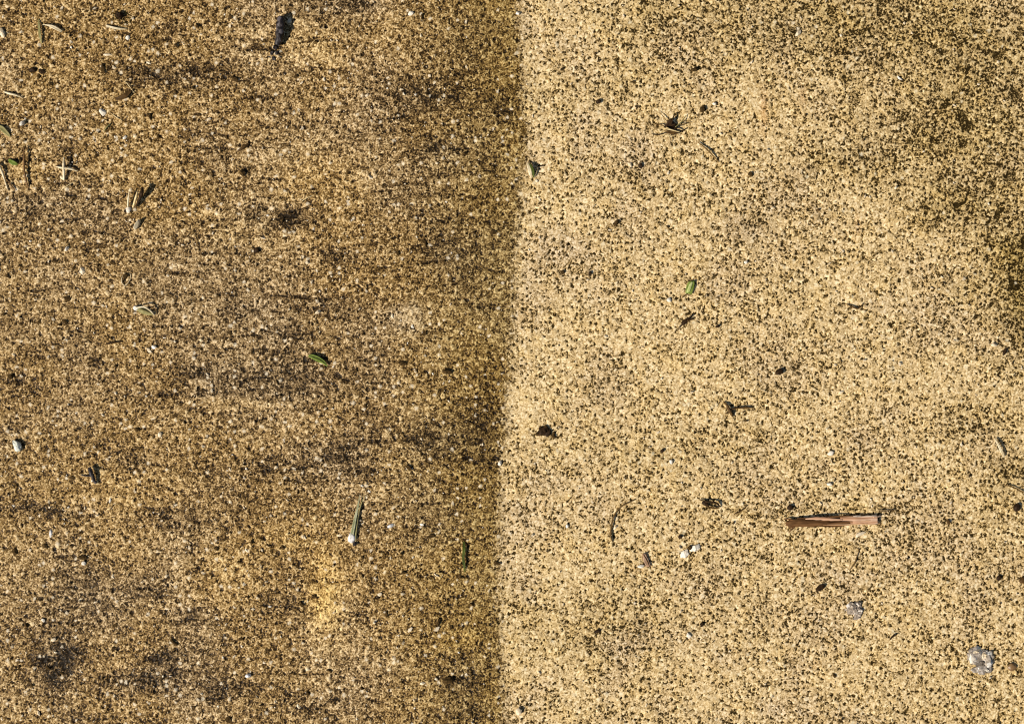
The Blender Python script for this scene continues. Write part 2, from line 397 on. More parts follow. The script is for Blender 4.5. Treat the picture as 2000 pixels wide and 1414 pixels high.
def stone_bm(w, l, h, rot=0, rough=.25, facets=6, seed=0, sub=2, sink=.3, freq=1.6):
    rnd = random.Random(seed); bm = bmesh.new()
    bmesh.ops.create_icosphere(bm, subdivisions=sub, radius=1)
    pl = []
    for _ in range(facets):
        d = Vector((rnd.gauss(0, 1), rnd.gauss(0, 1), rnd.gauss(0, .8))).normalized(); pl.append((d, rnd.uniform(.55, .85)))
    off = Vector((seed * 3.7, seed * 1.3, 0))
    for v in bm.verts:
        p = v.co.copy(); p *= 1 + rough * mnoise.fractal(p * freq + off, .8, 2.0, 4)
        for d, k in pl:
            e = p.dot(d) - k
            if e > 0: p -= d * e
        q = Vector((p.x * l / 2, p.y * w / 2, p.z * h / 2 + h * (.5 - sink)))
        v.co = Vector((q.x * math.cos(rot) - q.y * math.sin(rot), q.x * math.sin(rot) + q.y * math.cos(rot), q.z)) * S
    return bm

# things made of one mesh
def stone(name, label, cat, px_, py_, w, l, h, m, rot=0, group=None, **kw):
    kw.setdefault('seed', int(px_ * 7 + py_))
    return tag(link(name, stone_bm(w, l, h, math.radians(rot), **kw), m, base(px_, py_), smooth=kw.get('facets', 6) < 5), label, cat, group)
def fibre(name, label, cat, pts, m, flat=1.0, group=None, n=6, jit=.1):
    o = (sum(p[0] for p in pts) / len(pts), sum(p[1] for p in pts) / len(pts))
    return tag(link(name, tube_bm(pts, o, flat, n, jit, int(o[0])), m, base(*o)), label, cat, group)
def blade(name, label, cat, pts, m, group=None, **kw):
    o = (sum(p[0] for p in pts) / len(pts), sum(p[1] for p in pts) / len(pts))
    return tag(link(name, blade_bm(pts, o, **kw), m, base(*o)), label, cat, group)
def part_tube(parent, name, pts, m, **kw):
    o = parent['_o']; return link(name, tube_bm(pts, o, **kw), m, parent=parent)
def part_blade(parent, name, pts, m, **kw):
    o = parent['_o']; return link(name, blade_bm(pts, o, **kw), m, parent=parent)
def part_leaf(parent, name, outl, m, **kw):
    o = parent['_o']; return link(name, leaf_bm(outl, o, **kw), m, parent=parent)
def part_stone(parent, name, px_, py_, w, l, h, m, rot=0, z=0, smooth=False, **kw):
    o = parent['_o']; ob = link(name, stone_bm(w, l, h, math.radians(rot), **kw), m, parent=parent, smooth=smooth)
    ob.location = ((px_ - o[0]) * S, -(py_ - o[1]) * S, z * S); return ob
def thing(name, label, cat, px_, py_, group=None):
    e = empty(name, px_, py_); e['_o'] = (px_, py_); return tag(e, label, cat, group)

# ================================================================== the larger litter
# split wood sliver
t = thing('wood_sliver', 'reddish brown splinter of wood with a pale broken end on the washed concrete', 'wood splinter', 1628, 1016)
part_tube(t, 'bark', [(1534, 1023, 1, 3), (1546, 1021, 1, 7), (1566, 1019.5, .5, 8.5), (1600, 1018.5, -.5, 9), (1640, 1017, -.5, 8.5), (1672, 1016, -.5, 8), (1690, 1015.5, 0, 7)], 'bark', flat=.42, n=12, jit=.16, seed=4)
part_tube(t, 'split_face', [(1572, 1012.5, 5.5, 1), (1592, 1011, 6.2, 3), (1612, 1012, 6.6, 3.6), (1630, 1013.5, 6.6, 2.6), (1645, 1014, 6, 1.2)], 'woodpale', flat=.5, n=8, jit=.2, seed=9)
part_tube(t, 'broken_end', [(1640, 1012, 5, 3), (1655, 1013, 3, 6), (1670, 1014.5, 2.5, 9), (1685, 1015, 1.5, 9), (1700, 1015, 1.2, 9.2), (1713, 1014.5, 1, 9)], 'woodpale', flat=.36, n=10, jit=.14, seed=6)
for q, (xa, xb, ya, yb, mm) in enumerate(((1556, 1668, 1012, 1007, 'bark'), (1575, 1690, 1021, 1018, 'bark'), (1600, 1712, 1024, 1023, 'wood'), (1650, 1713, 1010, 1008, 'woodpale'), (1655, 1712, 1018, 1016, 'wood'))):
    part_tube(t, 'fibre', [(xa, ya, 4, .8), (xa * .6 + xb * .4, ya * .6 + yb * .4, 5.0, 1.6), (xa * .3 + xb * .7, ya * .3 + yb * .7 - 1, 5.4, 1.5), (xb, yb, 5.4, .9)], mm, n=5, seed=q)
part_stone(t, 'knot', 1544, 1026, 11, 13, 8, 'bark', 20, seed=2, rough=.4, facets=3)
part_tube(t, 'torn_fibre', [(1552, 1016, 2, 2), (1540, 1013, 3, 1.6), (1530, 1014, .5, .6)], 'bark', n=5)
part_tube(t, 'torn_fibre', [(1704, 1009, 5, 1.8), (1714, 1008, 4, 1.2), (1723, 1006, 2, .5)], 'woodpale', n=5)
part_tube(t, 'torn_fibre', [(1702, 1021, 3, 1.8), (1714, 1021.5, 2.5, 1.2), (1720, 1023, 1, .5)], 'wood', n=5)
part_tube(t, 'torn_fibre', [(1600, 1027, .5, 1.2), (1625, 1028, 1, 1.3), (1648, 1027, .3, .5)], 'bark', n=5)
part_tube(t, 'torn_fibre', [(1552, 1026, 2, 2), (1545, 1034, 2, 1.4), (1540, 1040, .4, .6)], 'bark', n=5)
# black bark stick, upper part of the unwashed side
t = thing('bark_stick', 'short black stick of bark near the top of the unwashed side', 'stick', 544, 80)
part_tube(t, 'shaft', [(550, 36, 4, 6), (550, 48, 4, 8), (549, 62, 3, 8), (546, 78, 2, 7.5), (542, 90, 1, 6)], 'black', n=9, jit=.2, seed=1)
for q, a in enumerate(((538, 93, 10, 13), (531, 104, 9, 11), (541, 105, 8, 12), (535, 115, 8, 10), (527, 112, 5, 8), (547, 112, 5, 7))):
    part_stone(t, 'crumb', a[0], a[1], a[2] * .8, a[3] * .8, a[2] * .6, 'black', 40 * q, seed=q + 3, rough=.5, facets=2, sub=2)
# grass sprig with a wet pale base
t = thing('grass_sprig', 'grey green grass sprig with a wet white base on the unwashed side', 'grass sprig', 694, 1015)
part_blade(t, 'blade', [(687, 1052, 3, 6.5), (691, 1030, 5, 7), (696, 1005, 5, 5), (701, 982, 5, 3), (703, 965, 4, .8)], 'silver', thick=1.6, fold=.5)
part_blade(t, 'blade', [(693, 1054, 2, 5.5), (696, 1030, 4, 5), (700, 1006, 4, 3.4), (706, 984, 4, 2), (713, 966, 3, .8)], 'olive', thick=1.4, fold=.4)
part_stone(t, 'sheath', 688, 1050, 15, 27, 10, 'cool', 78, seed=5, rough=.2, facets=4, smooth=True, sub=3)
part_stone(t, 'root_end', 693, 1062, 9, 8, 6, 'black', 0, seed=6, rough=.3, facets=3)
# big quartz stone bottom right and its neighbours
t = thing('quartz_stone', 'large glassy white and grey quartz stone in the bottom corner of the washed side', 'stone', 1914, 1290, 'stones set in the washed concrete')
part_stone(t, 'crystal', 1905, 1281, 34, 36, 7, 'glass', 60, seed=11, rough=.5, facets=2, sub=4, sink=.4, freq=1.8, smooth=True)
part_stone(t, 'crystal', 1925, 1286, 30, 38, 7.5, 'quartzgrey', -60, seed=14, rough=.5, facets=2, sub=4, sink=.4, freq=1.8, smooth=True)
part_stone(t, 'crystal', 1918, 1304, 24, 34, 7, 'glass', 15, seed=19, rough=.5, facets=2, sub=4, sink=.4, freq=1.8, smooth=True)
part_stone(t, 'inclusion', 1915, 1294, 19, 22, 9.5, 'dark', 10, seed=21, rough=.5, facets=4, sub=3, sink=.4, freq=2.2)
part_stone(t, 'inclusion', 1897, 1284, 11, 22, 9, 'white', 100, seed=22, rough=.5, facets=4, sub=3, sink=.4, freq=2.2)
part_stone(t, 'inclusion', 1907, 1272, 9, 14, 9, 'quartz', 20, seed=23, rough=.5, facets=4, sub=3, sink=.4, freq=2.2)
part_stone(t, 'inclusion', 1922, 1281, 12, 15, 9.5, 'quartz', 40, seed=25, rough=.5, facets=4, sub=3, sink=.4, freq=2.2)
part_stone(t, 'inclusion', 1925, 1308, 8, 14, 8, 'white', -20, seed=24, rough=.5, facets=4, sub=3, sink=.4, freq=2.2)
stone('flint_pebble', 'smooth brown flint pebble beside the large quartz stone', 'pebble', 1977, 1301, 17, 20, 7, 'brownpeb', 40, facets=3, rough=.18, sub=3)
t = thing('grey_stone', 'knobbly grey stone bedded in the washed concrete above the large quartz stone', 'stone', 1672, 1190, 'stones set in the washed concrete')
part_stone(t, 'lump', 1668, 1188, 26, 28, 9, 'grey', 20, seed=31, rough=.6, facets=4, sub=4, sink=.5, freq=2.4)
part_stone(t, 'lump', 1676, 1200, 18, 24, 8, 'clear', 70, seed=33, rough=.6, facets=4, sub=4, sink=.5, freq=2.4)
part_stone(t, 'lump', 1676, 1180, 12, 14, 7, 'clear', -20, seed=34, rough=.4, facets=7, sub=2, sink=.45)
# pale speckled pebble at the left edge
stone('speckled_pebble', 'pale pebble with dark flecks by the left edge of the unwashed side', 'pebble', 34, 871, 17, 26, 15, 'speck', -58, facets=7, rough=.25, sub=3)
# white chalky fragment
t = thing('shell_fragment', 'broken white shell fragment in two lobes on the washed concrete', 'shell', 1347, 1077)
part_stone(t, 'lobe', 1337, 1083, 15, 22, 6, 'white', 55, seed=41, rough=.35, facets=5, sub=3)
part_stone(t, 'lobe', 1357, 1070, 13, 22, 6, 'white', 25, seed=42, rough=.35, facets=5, sub=3)
part_stone(t, 'spot', 1347, 1069, 8, 10, 7, 'soil', 60, seed=43, facets=3)
# green leaf pieces
t = thing('leaf_clipping', 'bright green square cut leaf piece on the washed concrete', 'leaf', 1346, 563, 'green clippings')
part_leaf(t, 'leaf_blade', [(1338, 573), (1341, 556), (1345, 550), (1357, 548), (1355, 562), (1351, 575)], 'green', thick=1.6, curl=.06, lift=2, seed=2, dirn=1.25)
part_tube(t, 'midrib', [(1342, 572, 3.0, 1.5), (1345, 566, 3.2, 3.6), (1348, 558, 3.2, 3.2), (1352, 551, 3.4, 1)], 'lime', n=8, flat=.28)
part_tube(t, 'stalk', [(1343, 574, 1.5, 1.3), (1337, 577, 1, 1.2), (1331, 583, .5, .8)], 'brown', n=5)
t = thing('leaf_clipping', 'green pointed leaf clipping lying in the middle of the unwashed side', 'leaf', 622, 702, 'green clippings')
part_blade(t, 'leaf_blade', [(603, 695, 3, 4), (611, 696, 4, 9), (622, 701, 4, 11), (632, 707, 3, 8), (640, 715, 2, 2)], 'green', thick=1.3, fold=.35)
part_tube(t, 'midrib', [(604, 695, 4.6, .7), (622, 701, 5.6, .8), (637, 712, 4, .4)], 'dkgreen', n=5)
blade('grass_clipping', 'upright dark green grass blade beside the edge of the washed strip', 'grass clipping', [(906, 1057, 1, 3), (907, 1070, 4, 6.5), (905, 1088, 4, 5), (907, 1104, 3, 4.5), (908, 1117, 1, 1.5)], 'dkgreen', 'green clippings', fold=.5)
# dry leaf cluster
t = thing('leaf_cluster', 'dark crumpled dry leaf with pale grass pieces on the washed concrete near the top', 'dry leaf', 1310, 250)
part_leaf(t, 'leaf_blade', [(1297, 247), (1308, 234), (1317, 240), (1325, 252), (1312, 254)], 'seed', thick=1.2, curl=.7, lift=2, seed=5, dirn=.3)
part_leaf(t, 'leaf_blade', [(1296, 257), (1316, 255), (1330, 260), (1314, 265)], 'brown', thick=1.2, curl=.5, lift=3, seed=8, dirn=-.2)
for q, (gp, gm) in enumerate((([(1290, 252, 8, 1), (1308, 255, 10, 1.4), (1328, 260, 7, .8)], 'straw'), ([(1294, 264, 5, .9), (1308, 267, 6, 1.2), (1320, 264, 4, .8)], 'straw'),
        ([(1318, 250, 8, .7), (1330, 240, 7, 1), (1340, 226, 2, .6)], 'olive'), ([(1316, 262, 4, 1), (1330, 258, 5, 1.2), (1342, 250, 1, .7)], 'seed'),
        ([(1310, 246, 6, 1.2), (1314, 232, 6, 1.5), (1318, 222, 2, .6)], 'seed'), ([(1300, 250, 3, 1.1), (1290, 244, 2, .9), (1282, 246, .5, .5)], 'brown'),
        ([(1296, 262, 2, 1), (1284, 264, 1, .8), (1272, 262, .4, .4)], 'seed'), ([(1306, 264, 2, .9), (1310, 274, 2, .8), (1308, 284, .4, .4)], 'brown'),
        ([(1322, 244, 5, .8), (1336, 244, 4, .8), (1352, 238, .5, .5)], 'hair'), ([(1304, 240, 4, .9), (1296, 230, 3, .8), (1288, 218, .4, .4)], 'hair'))):
    part_tube(t, 'grass_piece', gp, gm, n=5, seed=q)
# cross shaped sprig
t = thing('straw_sprig', 'cross shaped pale straw sprig at the left edge of the unwashed side', 'straw', 128, 332, 'dry straw on the unwashed side')
part_tube(t, 'stem', [(128, 309, 9, 1.4), (127, 325, 7, 2.4), (127, 340, 4, 2.8), (126, 353, 1, 2)], 'pale', n=7)
part_tube(t, 'side_shoot', [(110, 326, 1, 1), (118, 328, 4, 1.8), (127, 330, 7, 2)], 'pale', n=6)
part_tube(t, 'side_shoot', [(127, 330, 7, 2), (140, 331, 5, 2.2), (153, 335, 1, 1)], 'pale', n=6)
part_stone(t, 'husk', 122, 348, 6, 11, 5, 'pale', -40, seed=3, facets=2, smooth=True)
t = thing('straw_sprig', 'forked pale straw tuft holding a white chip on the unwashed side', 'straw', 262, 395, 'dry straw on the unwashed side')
part_tube(t, 'straw', [(255, 376, 10, 1.2), (253, 390, 7, 1.9), (251, 405, 3, 1.7)], 'pale', n=6)
part_tube(t, 'straw', [(273, 377, 17, 1.6), (268, 390, 11, 2.3), (261, 406, 3, 1.8)], 'straw', n=6)
part_tube(t, 'straw', [(281, 368, 12, 2), (281, 378, 12, 4), (276, 388, 8, 3), (266, 406, 2, 1.2)], 'seed', n=6)  # dark tube laid in as the tuft's painted shadow
part_stone(t, 'chip', 251, 410, 10, 15, 8, 'white', 70, seed=17, facets=6)
part_stone(t, 'soil_crumb', 246, 412, 8, 9, 6, 'seed', 70, seed=18, facets=3)
stone('seed_husk', 'upright pale yellow seed husk just below the forked straw tuft', 'seed husk', 269, 440, 8, 23, 22, 'pale', 62, facets=2, rough=.15, sub=3)
t = thing('seed_pod', 'grey green seed pod with a pale rim on the unwashed side', 'seed pod', 283, 606)
part_stone(t, 'pod', 284, 608, 15, 38, 12, 'olive', -22, seed=51, facets=2, rough=.14, smooth=True, sub=3)
part_tube(t, 'rim', [(268, 602, 9, 1.4), (284, 600, 12, 1.6), (296, 607, 9, 1.6), (303, 617, 3, 1)], 'pale', n=6)
part_stone(t, 'cap', 268, 602, 13, 14, 12, 'cool', 30, seed=52, facets=6)
part_tube(t, 'stalk', [(298, 600, 5, 1.2), (306, 597, 3, .9)], 'brown', n=5)
# dark branched twig and insect-like crumb
t = thing('branched_twig', 'tiny dark twig with a side shoot on the washed concrete', 'twig', 1437, 798)
part_tube(t, 'stem', [(1413, 785, 1, 1.2), (1421, 794, 3, 2.4), (1426, 805, 2, 3), (1431, 814, .5, 1.2)], 'brown', n=6, jit=.25)
part_tube(t, 'side_shoot', [(1424, 800, 2, 1.6), (1440, 797, 3, 1.4), (1458, 796, 2, 1.8), (1471, 796, .5, .7)], 'brown', n=6)
part_tube(t, 'spur', [(1424, 804, 1, 1.4), (1416, 808, .5, 1)], 'brown', n=6)
t = thing('bark_crumb', 'forked dark bark crumb below the square green leaf piece', 'bark', 1340, 627)
part_stone(t, 'body', 1337, 629, 9, 20, 7, 'seed', 38, seed=61, facets=3, rough=.3, smooth=True, sub=3)
part_tube(t, 'prong', [(1341, 625, 3, 2), (1348, 619, 4, 1.5), (1354, 613, 1, .6)], 'seed', n=6)
part_tube(t, 'prong', [(1342, 628, 2, 1.8), (1350, 624, 3, 1.3), (1356, 623, .5, .6)], 'brown', n=6)
part_tube(t, 'tail', [(1331, 634, 1, 1.6), (1325, 642, .3, .6)], 'seed', n=6)
t = thing('curled_leaf', 'small dark curled leaf loop above and left of the wood splinter', 'dry leaf', 1386, 986)
part_stone(t, 'leaf_roll', 1378, 983, 9, 17, 7, 'seed', -28, seed=64, facets=2, rough=.25, smooth=True, sub=3)
part_tube(t, 'rim', [(1366, 975, 1, .8), (1380, 979, 4, 1.8), (1397, 981, 4, 2), (1406, 989, 1, 1.2)], 'seed', n=6)
part_tube(t, 'rim', [(1380, 988, 2, 1.4), (1393, 992, 2, 1.6), (1405, 991, 1, 1.1)], 'brown', n=6)
t = thing('soil_clump', 'dark clump of soil just on the washed side of the dividing line', 'soil', 1065, 843)
for q, a in enumerate(((1060, 841, 17, 20, 9), (1070, 845, 12, 16, 7), (1081, 850, 8, 12, 5), (1050, 848, 6, 8, 4), (1064, 835, 8, 10, 5))):
    part_stone(t, 'lump', a[0], a[1], a[2], a[3], a[4], 'seed' if q < 2 else 'soil', q * 50, seed=70 + q, rough=.55, facets=2, sub=3, smooth=True)
t = thing('moss_tuft', 'dark green moss tuft with a black centre in the top corner of the unwashed side', 'moss', 236, 36)
part_stone(t, 'core', 233, 31, 14, 15, 14, 'seed', 0, seed=80, rough=.5, facets=2, sub=3, smooth=True)
rnd = random.Random(5); mb = bmesh.new()
for q in range(90):
    a = rnd.uniform(0, 6.28); r = rnd.uniform(2, 20) ; cx_, cy_ = math.cos(a) * r * 1.15, math.sin(a) * r * .8
    l = rnd.uniform(2.5, 6); b = rnd.uniform(0, 6.28); w = rnd.uniform(.5, 1.1); h = rnd.uniform(1, 5)
    p0 = Vector((cx_, cy_, -.5)); p1 = p0 + Vector((math.cos(b) * l, math.sin(b) * l, h)); sd = Vector((-math.sin(b), math.cos(b), 0)) * w
    v = [mb.verts.new(z * S) for z in (p0 + sd, p0 - sd, p1, p0.lerp(p1, .5) + Vector((0, 0, w * 1.2)))]
    for f in ((0, 1, 2), (0, 3, 2), (1, 3, 2), (0, 1, 3)): mb.faces.new([v[z] for z in f])
o_ = link('moss_leaves', mb, 'moss', parent=t)
t = thing('leaf_scrap', 'reddish brown leaf scrap beside the broken white shell', 'dry leaf', 1262, 1092)
part_leaf(t, 'leaf_blade', [(1254, 1082), (1260, 1080), (1266, 1092), (1271, 1106), (1262, 1106), (1257, 1096)], 'redbrown', thick=1.2, curl=.5, lift=.8, seed=3, dirn=-1.1)
part_tube(t, 'vein', [(1256, 1082, 2.5, .6), (1263, 1094, 2.5, .7), (1268, 1106, 2.5, .4)], 'brown', n=5)
blade('leaf_scrap', 'brown crescent shaped leaf scrap in the upper unwashed side', 'dry leaf', [(226, 194, 1, 4), (236, 193, 3, 9), (247, 188, 4, 10), (258, 178, 2, 3)], 'brown', fold=.6)
blade('leaf_scrap', 'small green leaf scrap beside a brown needle at the left edge', 'leaf', [(18, 312, 1, 3), (24, 317, 3, 9), (31, 320, 3, 8), (36, 322, 1, 2)], 'green', 'green clippings', fold=.4)
blade('leaf_scrap', 'dull olive leaf scrap cut by the left edge below a white chip', 'leaf', [(-4, 245, 1, 4), (6, 252, 3, 10), (16, 262, 3, 8), (21, 268, 1, 2)], 'olive', fold=.4)

# ================================================================== straws, needles, hairs
G = 'dry straw on the unwashed side'
blade('grass_clipping', 'olive upright grass blade next to curved straw in the top left corner', 'grass clipping', [(76, 38, 1, 2.5), (78, 55, 4, 4.5), (80, 72, 4, 4.5), (82, 86, 1, 2)], 'olive', fold=.5)
blade('straw_piece', 'curved pale straw with a broad end in the top left corner', 'straw', [(84, 49, 1, 1.5), (95, 51, 4, 3), (107, 55, 5, 7), (122, 63, 2, 5)], 'pale', G, fold=.4)
blade('straw_piece', 'thin pale straw lying under the dark moss tuft', 'straw', [(207, 50, 2, 2), (220, 55, 4, 4), (235, 58, 4, 4), (249, 58, 2, 1.5)], 'pale', G, fold=.4)
fibre('straw_piece', 'short pale straw above a white chip near the left edge', 'straw', [(8, 180, 2, 1.3), (20, 184, 3, 2.2), (32, 187, 3, 2), (45, 192, 1, 1)], 'pale', .7, G)
fibre('straw_piece', 'pale straw slanting out of the left edge beside the brown needle', 'straw', [(-4, 320, 2, 3), (4, 332, 4, 2.8), (10, 350, 3, 1.8), (16, 372, 1, 1)], 'pale', .8, G)
fibre('pine_needle', 'long brown needle standing upright at the left edge', 'needle', [(49, 288, 5, 1.2), (49, 310, 6, 1.7), (50, 335, 5, 2), (53, 355, 3, 2), (56, 368, 1, 1)], 'twig', .9, 'needles and hairs')
fibre('pine_needle', 'short slanting brown needle at the foot of the long brown needle', 'needle', [(15, 352, 1, .8), (23, 363, 3, 1.3), (31, 373, 1, .8)], 'twig', .9, 'needles and hairs')
fibre('straw_piece', 'hair thin straw right of the cross shaped sprig', 'straw', [(120, 372, .5, .6), (133, 363, 2, .8), (148, 354, .6, .5)], 'straw', 1, G)
fibre('straw_piece', 'hair thin straw arching over the brown crescent leaf scrap', 'straw', [(243, 160, .6, .6), (250, 165, 3, .9), (263, 183, .6, .6)], 'straw', 1, G)
fibre('straw_piece', 'short yellow green straw under the white flake in the upper left', 'straw', [(204, 256, .6, .8), (210, 249, 3, 1.3), (217, 242, 1, .7)], 'olive', 1, G)
fibre('straw_piece', 'hair thin straw running down beside the white flake in the upper left', 'straw', [(218, 222, .5, .5), (228, 230, 2, .8), (239, 236, .6, .5)], 'straw', 1, G)
fibre('straw_piece', 'hair thin orange straw in the middle of the unwashed side', 'straw', [(590, 393, .5, .6), (600, 387, 2, .9), (613, 382, .6, .5)], 'straw', 1, G)
fibre('hair_loop', 'fine pale looped root hair on the unwashed side', 'root hair', [(240, 538, .5, .6), (238, 550, 1.5, .7), (244, 558, 1.5, .7), (252, 551, 2, .8), (256, 540, 1, .6), (254, 534, .5, .5)], 'pale', 1, 'needles and hairs')
fibre('pine_needle', 'short black needle below the grey green seed pod', 'needle', [(208, 673, .6, .9), (222, 669, 2.5, 1.6), (239, 667, .6, .8)], 'seed', .9, 'needles and hairs')
fibre('twig', 'short dark brown twig right of the long dark streak in the top left quarter', 'twig', [(465, 296, .6, 1.8), (475, 289, 2, 2.8), (487, 280, .6, 1.6)], 'brown', .8)
t = thing('black_twig', 'short black twig with a white glint on the lower unwashed side', 'twig', 181, 928)
part_tube(t, 'stem', [(177, 912, 5, 3.2), (180, 922, 5, 4), (184, 933, 4, 3.6), (188, 944, 1, 2)], 'black', n=7, jit=.18)
part_tube(t, 'side_shoot', [(179, 929, 2, 1.6), (168, 929, 2, 1.4), (158, 927, .5, .8)], 'black', n=6)
part_stone(t, 'chip', 181, 938, 5, 7, 6, 'white', 60, seed=88, facets=5)  # white lump put in as a painted glint on the stem
fibre('root_hair', 'long curved brown root hair on the washed concrete', 'root hair', [(1241, 975, .6, .8), (1228, 981, 2, 1.1), (1211, 990, 2.5, 1.3), (1199, 1006, 2.5, 1.4), (1194, 1026, 2, 1.5), (1192, 1044, 2, 1.8), (1196, 1058, .6, 1)], 'hair', 1, 'needles and hairs')
fibre('root_hair', 'short dark hair right of the small curled leaf loop', 'root hair', [(1434, 1003, .5, .8), (1444, 999, 2, 1.4), (1459, 987, .5, .7)], 'brown', 1, 'needles and hairs')
fibre('root_hair', 'dark wavy hair in the upper middle of the washed side', 'root hair', [(1653, 594, .5, .8), (1663, 599, 2, 1.4), (1675, 603, 2, 1.4), (1686, 592, .6, .7)], 'brown', 1, 'needles and hairs')
fibre('straw_piece', 'thin straw below the dark crumpled leaf on the washed side', 'straw', [(1364, 279, .6, .9), (1380, 293, 3, 1.4), (1392, 305, 3, 1.3), (1404, 317, .6, .7)], 'hair', 1)
blade('straw_piece', 'pale straw stub near the right edge of the washed side', 'straw', [(1942, 857, 3, 3), (1948, 868, 5, 5), (1955, 882, 4, 6), (1960, 892, 2, 4)], 'pale', fold=.4, thick=1.8)
fibre('root_hair', 'thin dark hair meeting the right edge below the pale straw stub', 'root hair', [(1962, 947, .5, 1), (1978, 951, 1.5, 1.2), (2004, 964, .5, .7)], 'brown', 1, 'needles and hairs')
fibre('root_hair', 'thin dark fibre lying along the top of the wood splinter end', 'root hair', [(1716, 997, .6, .8), (1732, 997, 1.5, 1.1), (1748, 995, .5, .6)], 'seed', 1, 'needles and hairs')
fibre('root_hair', 'hooked dark hair above the knobbly grey stone', 'root hair', [(1660, 1112, .2, .9), (1668, 1100, .8, 1.3), (1674, 1084, .8, .9), (1677, 1073, .8, .7), (1669, 1070, .3, .5)], 'hair', 1, 'needles and hairs')
fibre('root_hair', 'small dark hooked hair between the grey stone and the quartz stone', 'root hair', [(1738, 1248, .5, 1.4), (1742, 1242, 2, 1.8), (1751, 1238, .6, 1)], 'seed', 1, 'needles and hairs')
t = thing('pale_husk', 'pale green white husk with a dark edge beside the dividing line near the top', 'seed husk', 1035, 334)
part_blade(t, 'husk', [(1030, 319, 3, 4), (1033, 328, 6, 7), (1036, 339, 5, 7), (1038, 349, 2, 3)], 'pale', thick=1.8, fold=.3)
part_blade(t, 'bract', [(1034, 321, 5, 3), (1040, 331, 7, 6), (1042, 342, 5, 4), (1041, 349, 2, 1)], 'dkgreen', thick=1.4, fold=.4)
part_tube(t, 'shadow_line', [(1042, 330, 3, .8), (1054, 326, 2, .8), (1064, 324, .5, .5)], 'brown', n=5)  # brown tube drawn as the shadow line right of the husk

# ================================================================== dark seeds and crumbs
GS = 'dark seeds and crumbs'
def seed(label, px_, py_, w, l, rot=0, h=None, m='seed', cat='seed', name='seed'):
    stone(name, label, cat, px_, py_, w, l, h or w * .75, m, rot, GS, facets=2, rough=.22, sub=3)
seed('left one of two black seeds lying side by side near the top left', 64, 138, 11, 14, 10)
seed('right one of two black seeds lying side by side near the top left', 83, 141, 9, 14, -12)
seed('dark oval seed in the upper middle of the washed side', 1203, 436, 8, 15, 48, m='soil')
seed('round dark seed curled beside the dark crumpled leaf', 1372, 214, 11, 13, 60, m='soil')
seed('round black seed below the black streaks in the centre of the unwashed side', 502, 489, 11, 13, 30)
seed('small round black seed left of the square green leaf piece', 1152, 534, 7, 8)
seed('small black seed right of the forked bark crumb', 1401, 638, 6, 9, 20)
seed('upright thin black seed near the right edge above the dark algae spot', 1962, 688, 7, 15, 72)
seed('black kidney shaped seed in the middle of the washed side', 1522, 727, 12, 18, 28, h=10)
seed('plump dark seed at the right edge level with the wood splinter', 1985, 991, 13, 16, 65)
seed('slanting black seed below the wood splinter', 1602, 1147, 11, 20, 35, h=10)
seed('dark crumb touching the upper left of the wood splinter', 1543, 991, 11, 13, 40, name='soil_crumb', cat='crumb')
seed('small dark seed above the curled leaf loop', 1293, 880, 7, 9, 30)
seed('small dark seed under the curled leaf loop and root hair', 1328, 1048, 7, 9, 20)
seed('tear shaped brown seed right of the wood splinter', 1852, 1019, 7, 11, 100, m='brown')
seed('small reddish black seed above the large quartz stone', 1950, 1128, 9, 11, 50)
seed('reddish black seed cut by the right edge above the flint pebble', 1996, 1133, 12, 15, 60, m='brown')
seed('long black crumb in the lower part of the washed side near the dividing line', 1168, 1232, 7, 16, 12)
seed('small black crumb below the broken white shell', 1370, 1219, 8, 10, 60)
seed('dark round crumb in the unwashed strip beside the dividing line', 874, 726, 10, 22, -5, m='soil', name='soil_crumb', cat='crumb')
seed('dark soft crumb near the bottom of the unwashed side by the dividing line', 875, 1328, 14, 22, 10, m='soil', name='soil_crumb', cat='crumb')
seed('dark crumb at the left edge above the speckled pebble', 21, 736, 9, 12, 40, m='soil', name='soil_crumb', cat='crumb')
seed('dark crumb above a white chip in the lower left', 161, 1088, 9, 20, 0, m='soil', name='soil_crumb', cat='crumb')
seed('small dark seed in the upper washed side near the dividing line', 1169, 199, 9, 11, 40)
seed('small dark crumb left of the pale washed middle above the root hair', 1099, 502 + 30, 8, 9, 0, m='soil', name='soil_crumb', cat='crumb')
seed('small dark seed below the pale husk on the washed side', 1251, 324, 9, 11, 60)
seed('small dark crumb below the thin straw in the upper washed side', 1466, 341, 8, 11, -50, m='soil', name='soil_crumb', cat='crumb')
seed('dark crumb above the crumpled leaf in the upper washed side', 1356, 137, 9, 14, 30, m='soil', name='soil_crumb', cat='crumb')

# ================================================================== white chips
GW = 'white chips and grit'
def chip(label, px_, py_, w, l, rot=0, h=None, m='white', name='quartz_chip'):
    stone(name, label, 'chip', px_, py_, w, l, h or w * .7, m, rot, GW, facets=7, rough=.22, sub=2)
chip('pale wedge shaped chip cut by the left edge in the top corner', 5, 65, 11, 24, -65, m='quartz')
chip('white chip between the straw under the moss and the twin seeds', 250, 75, 9, 13, 60)
chip('flat pale chip in the top left quarter above the dark streak', 210, 108, 5, 20, -4, m='quartz')
chip('large white chip below and left of the brown crescent leaf scrap', 201, 220, 13, 18, -60, h=10)
chip('white chip with a strong black shadow near the left edge', 45, 242, 11, 13, 60, h=16)
chip('small white chip below the yellow green straw', 244, 269, 7, 10, 30)
chip('round white chip in the upper middle of the unwashed side', 802, 27, 10, 12, 20)
chip('white chip beside the dividing line at the very top', 1012, 27, 9, 10, 20)
chip('white chip left of the forked straw tuft with dark shadow', 131, 486, 8, 12, 60, h=9)
chip('white chip under the grey green seed pod', 301, 678, 9, 12, -40)
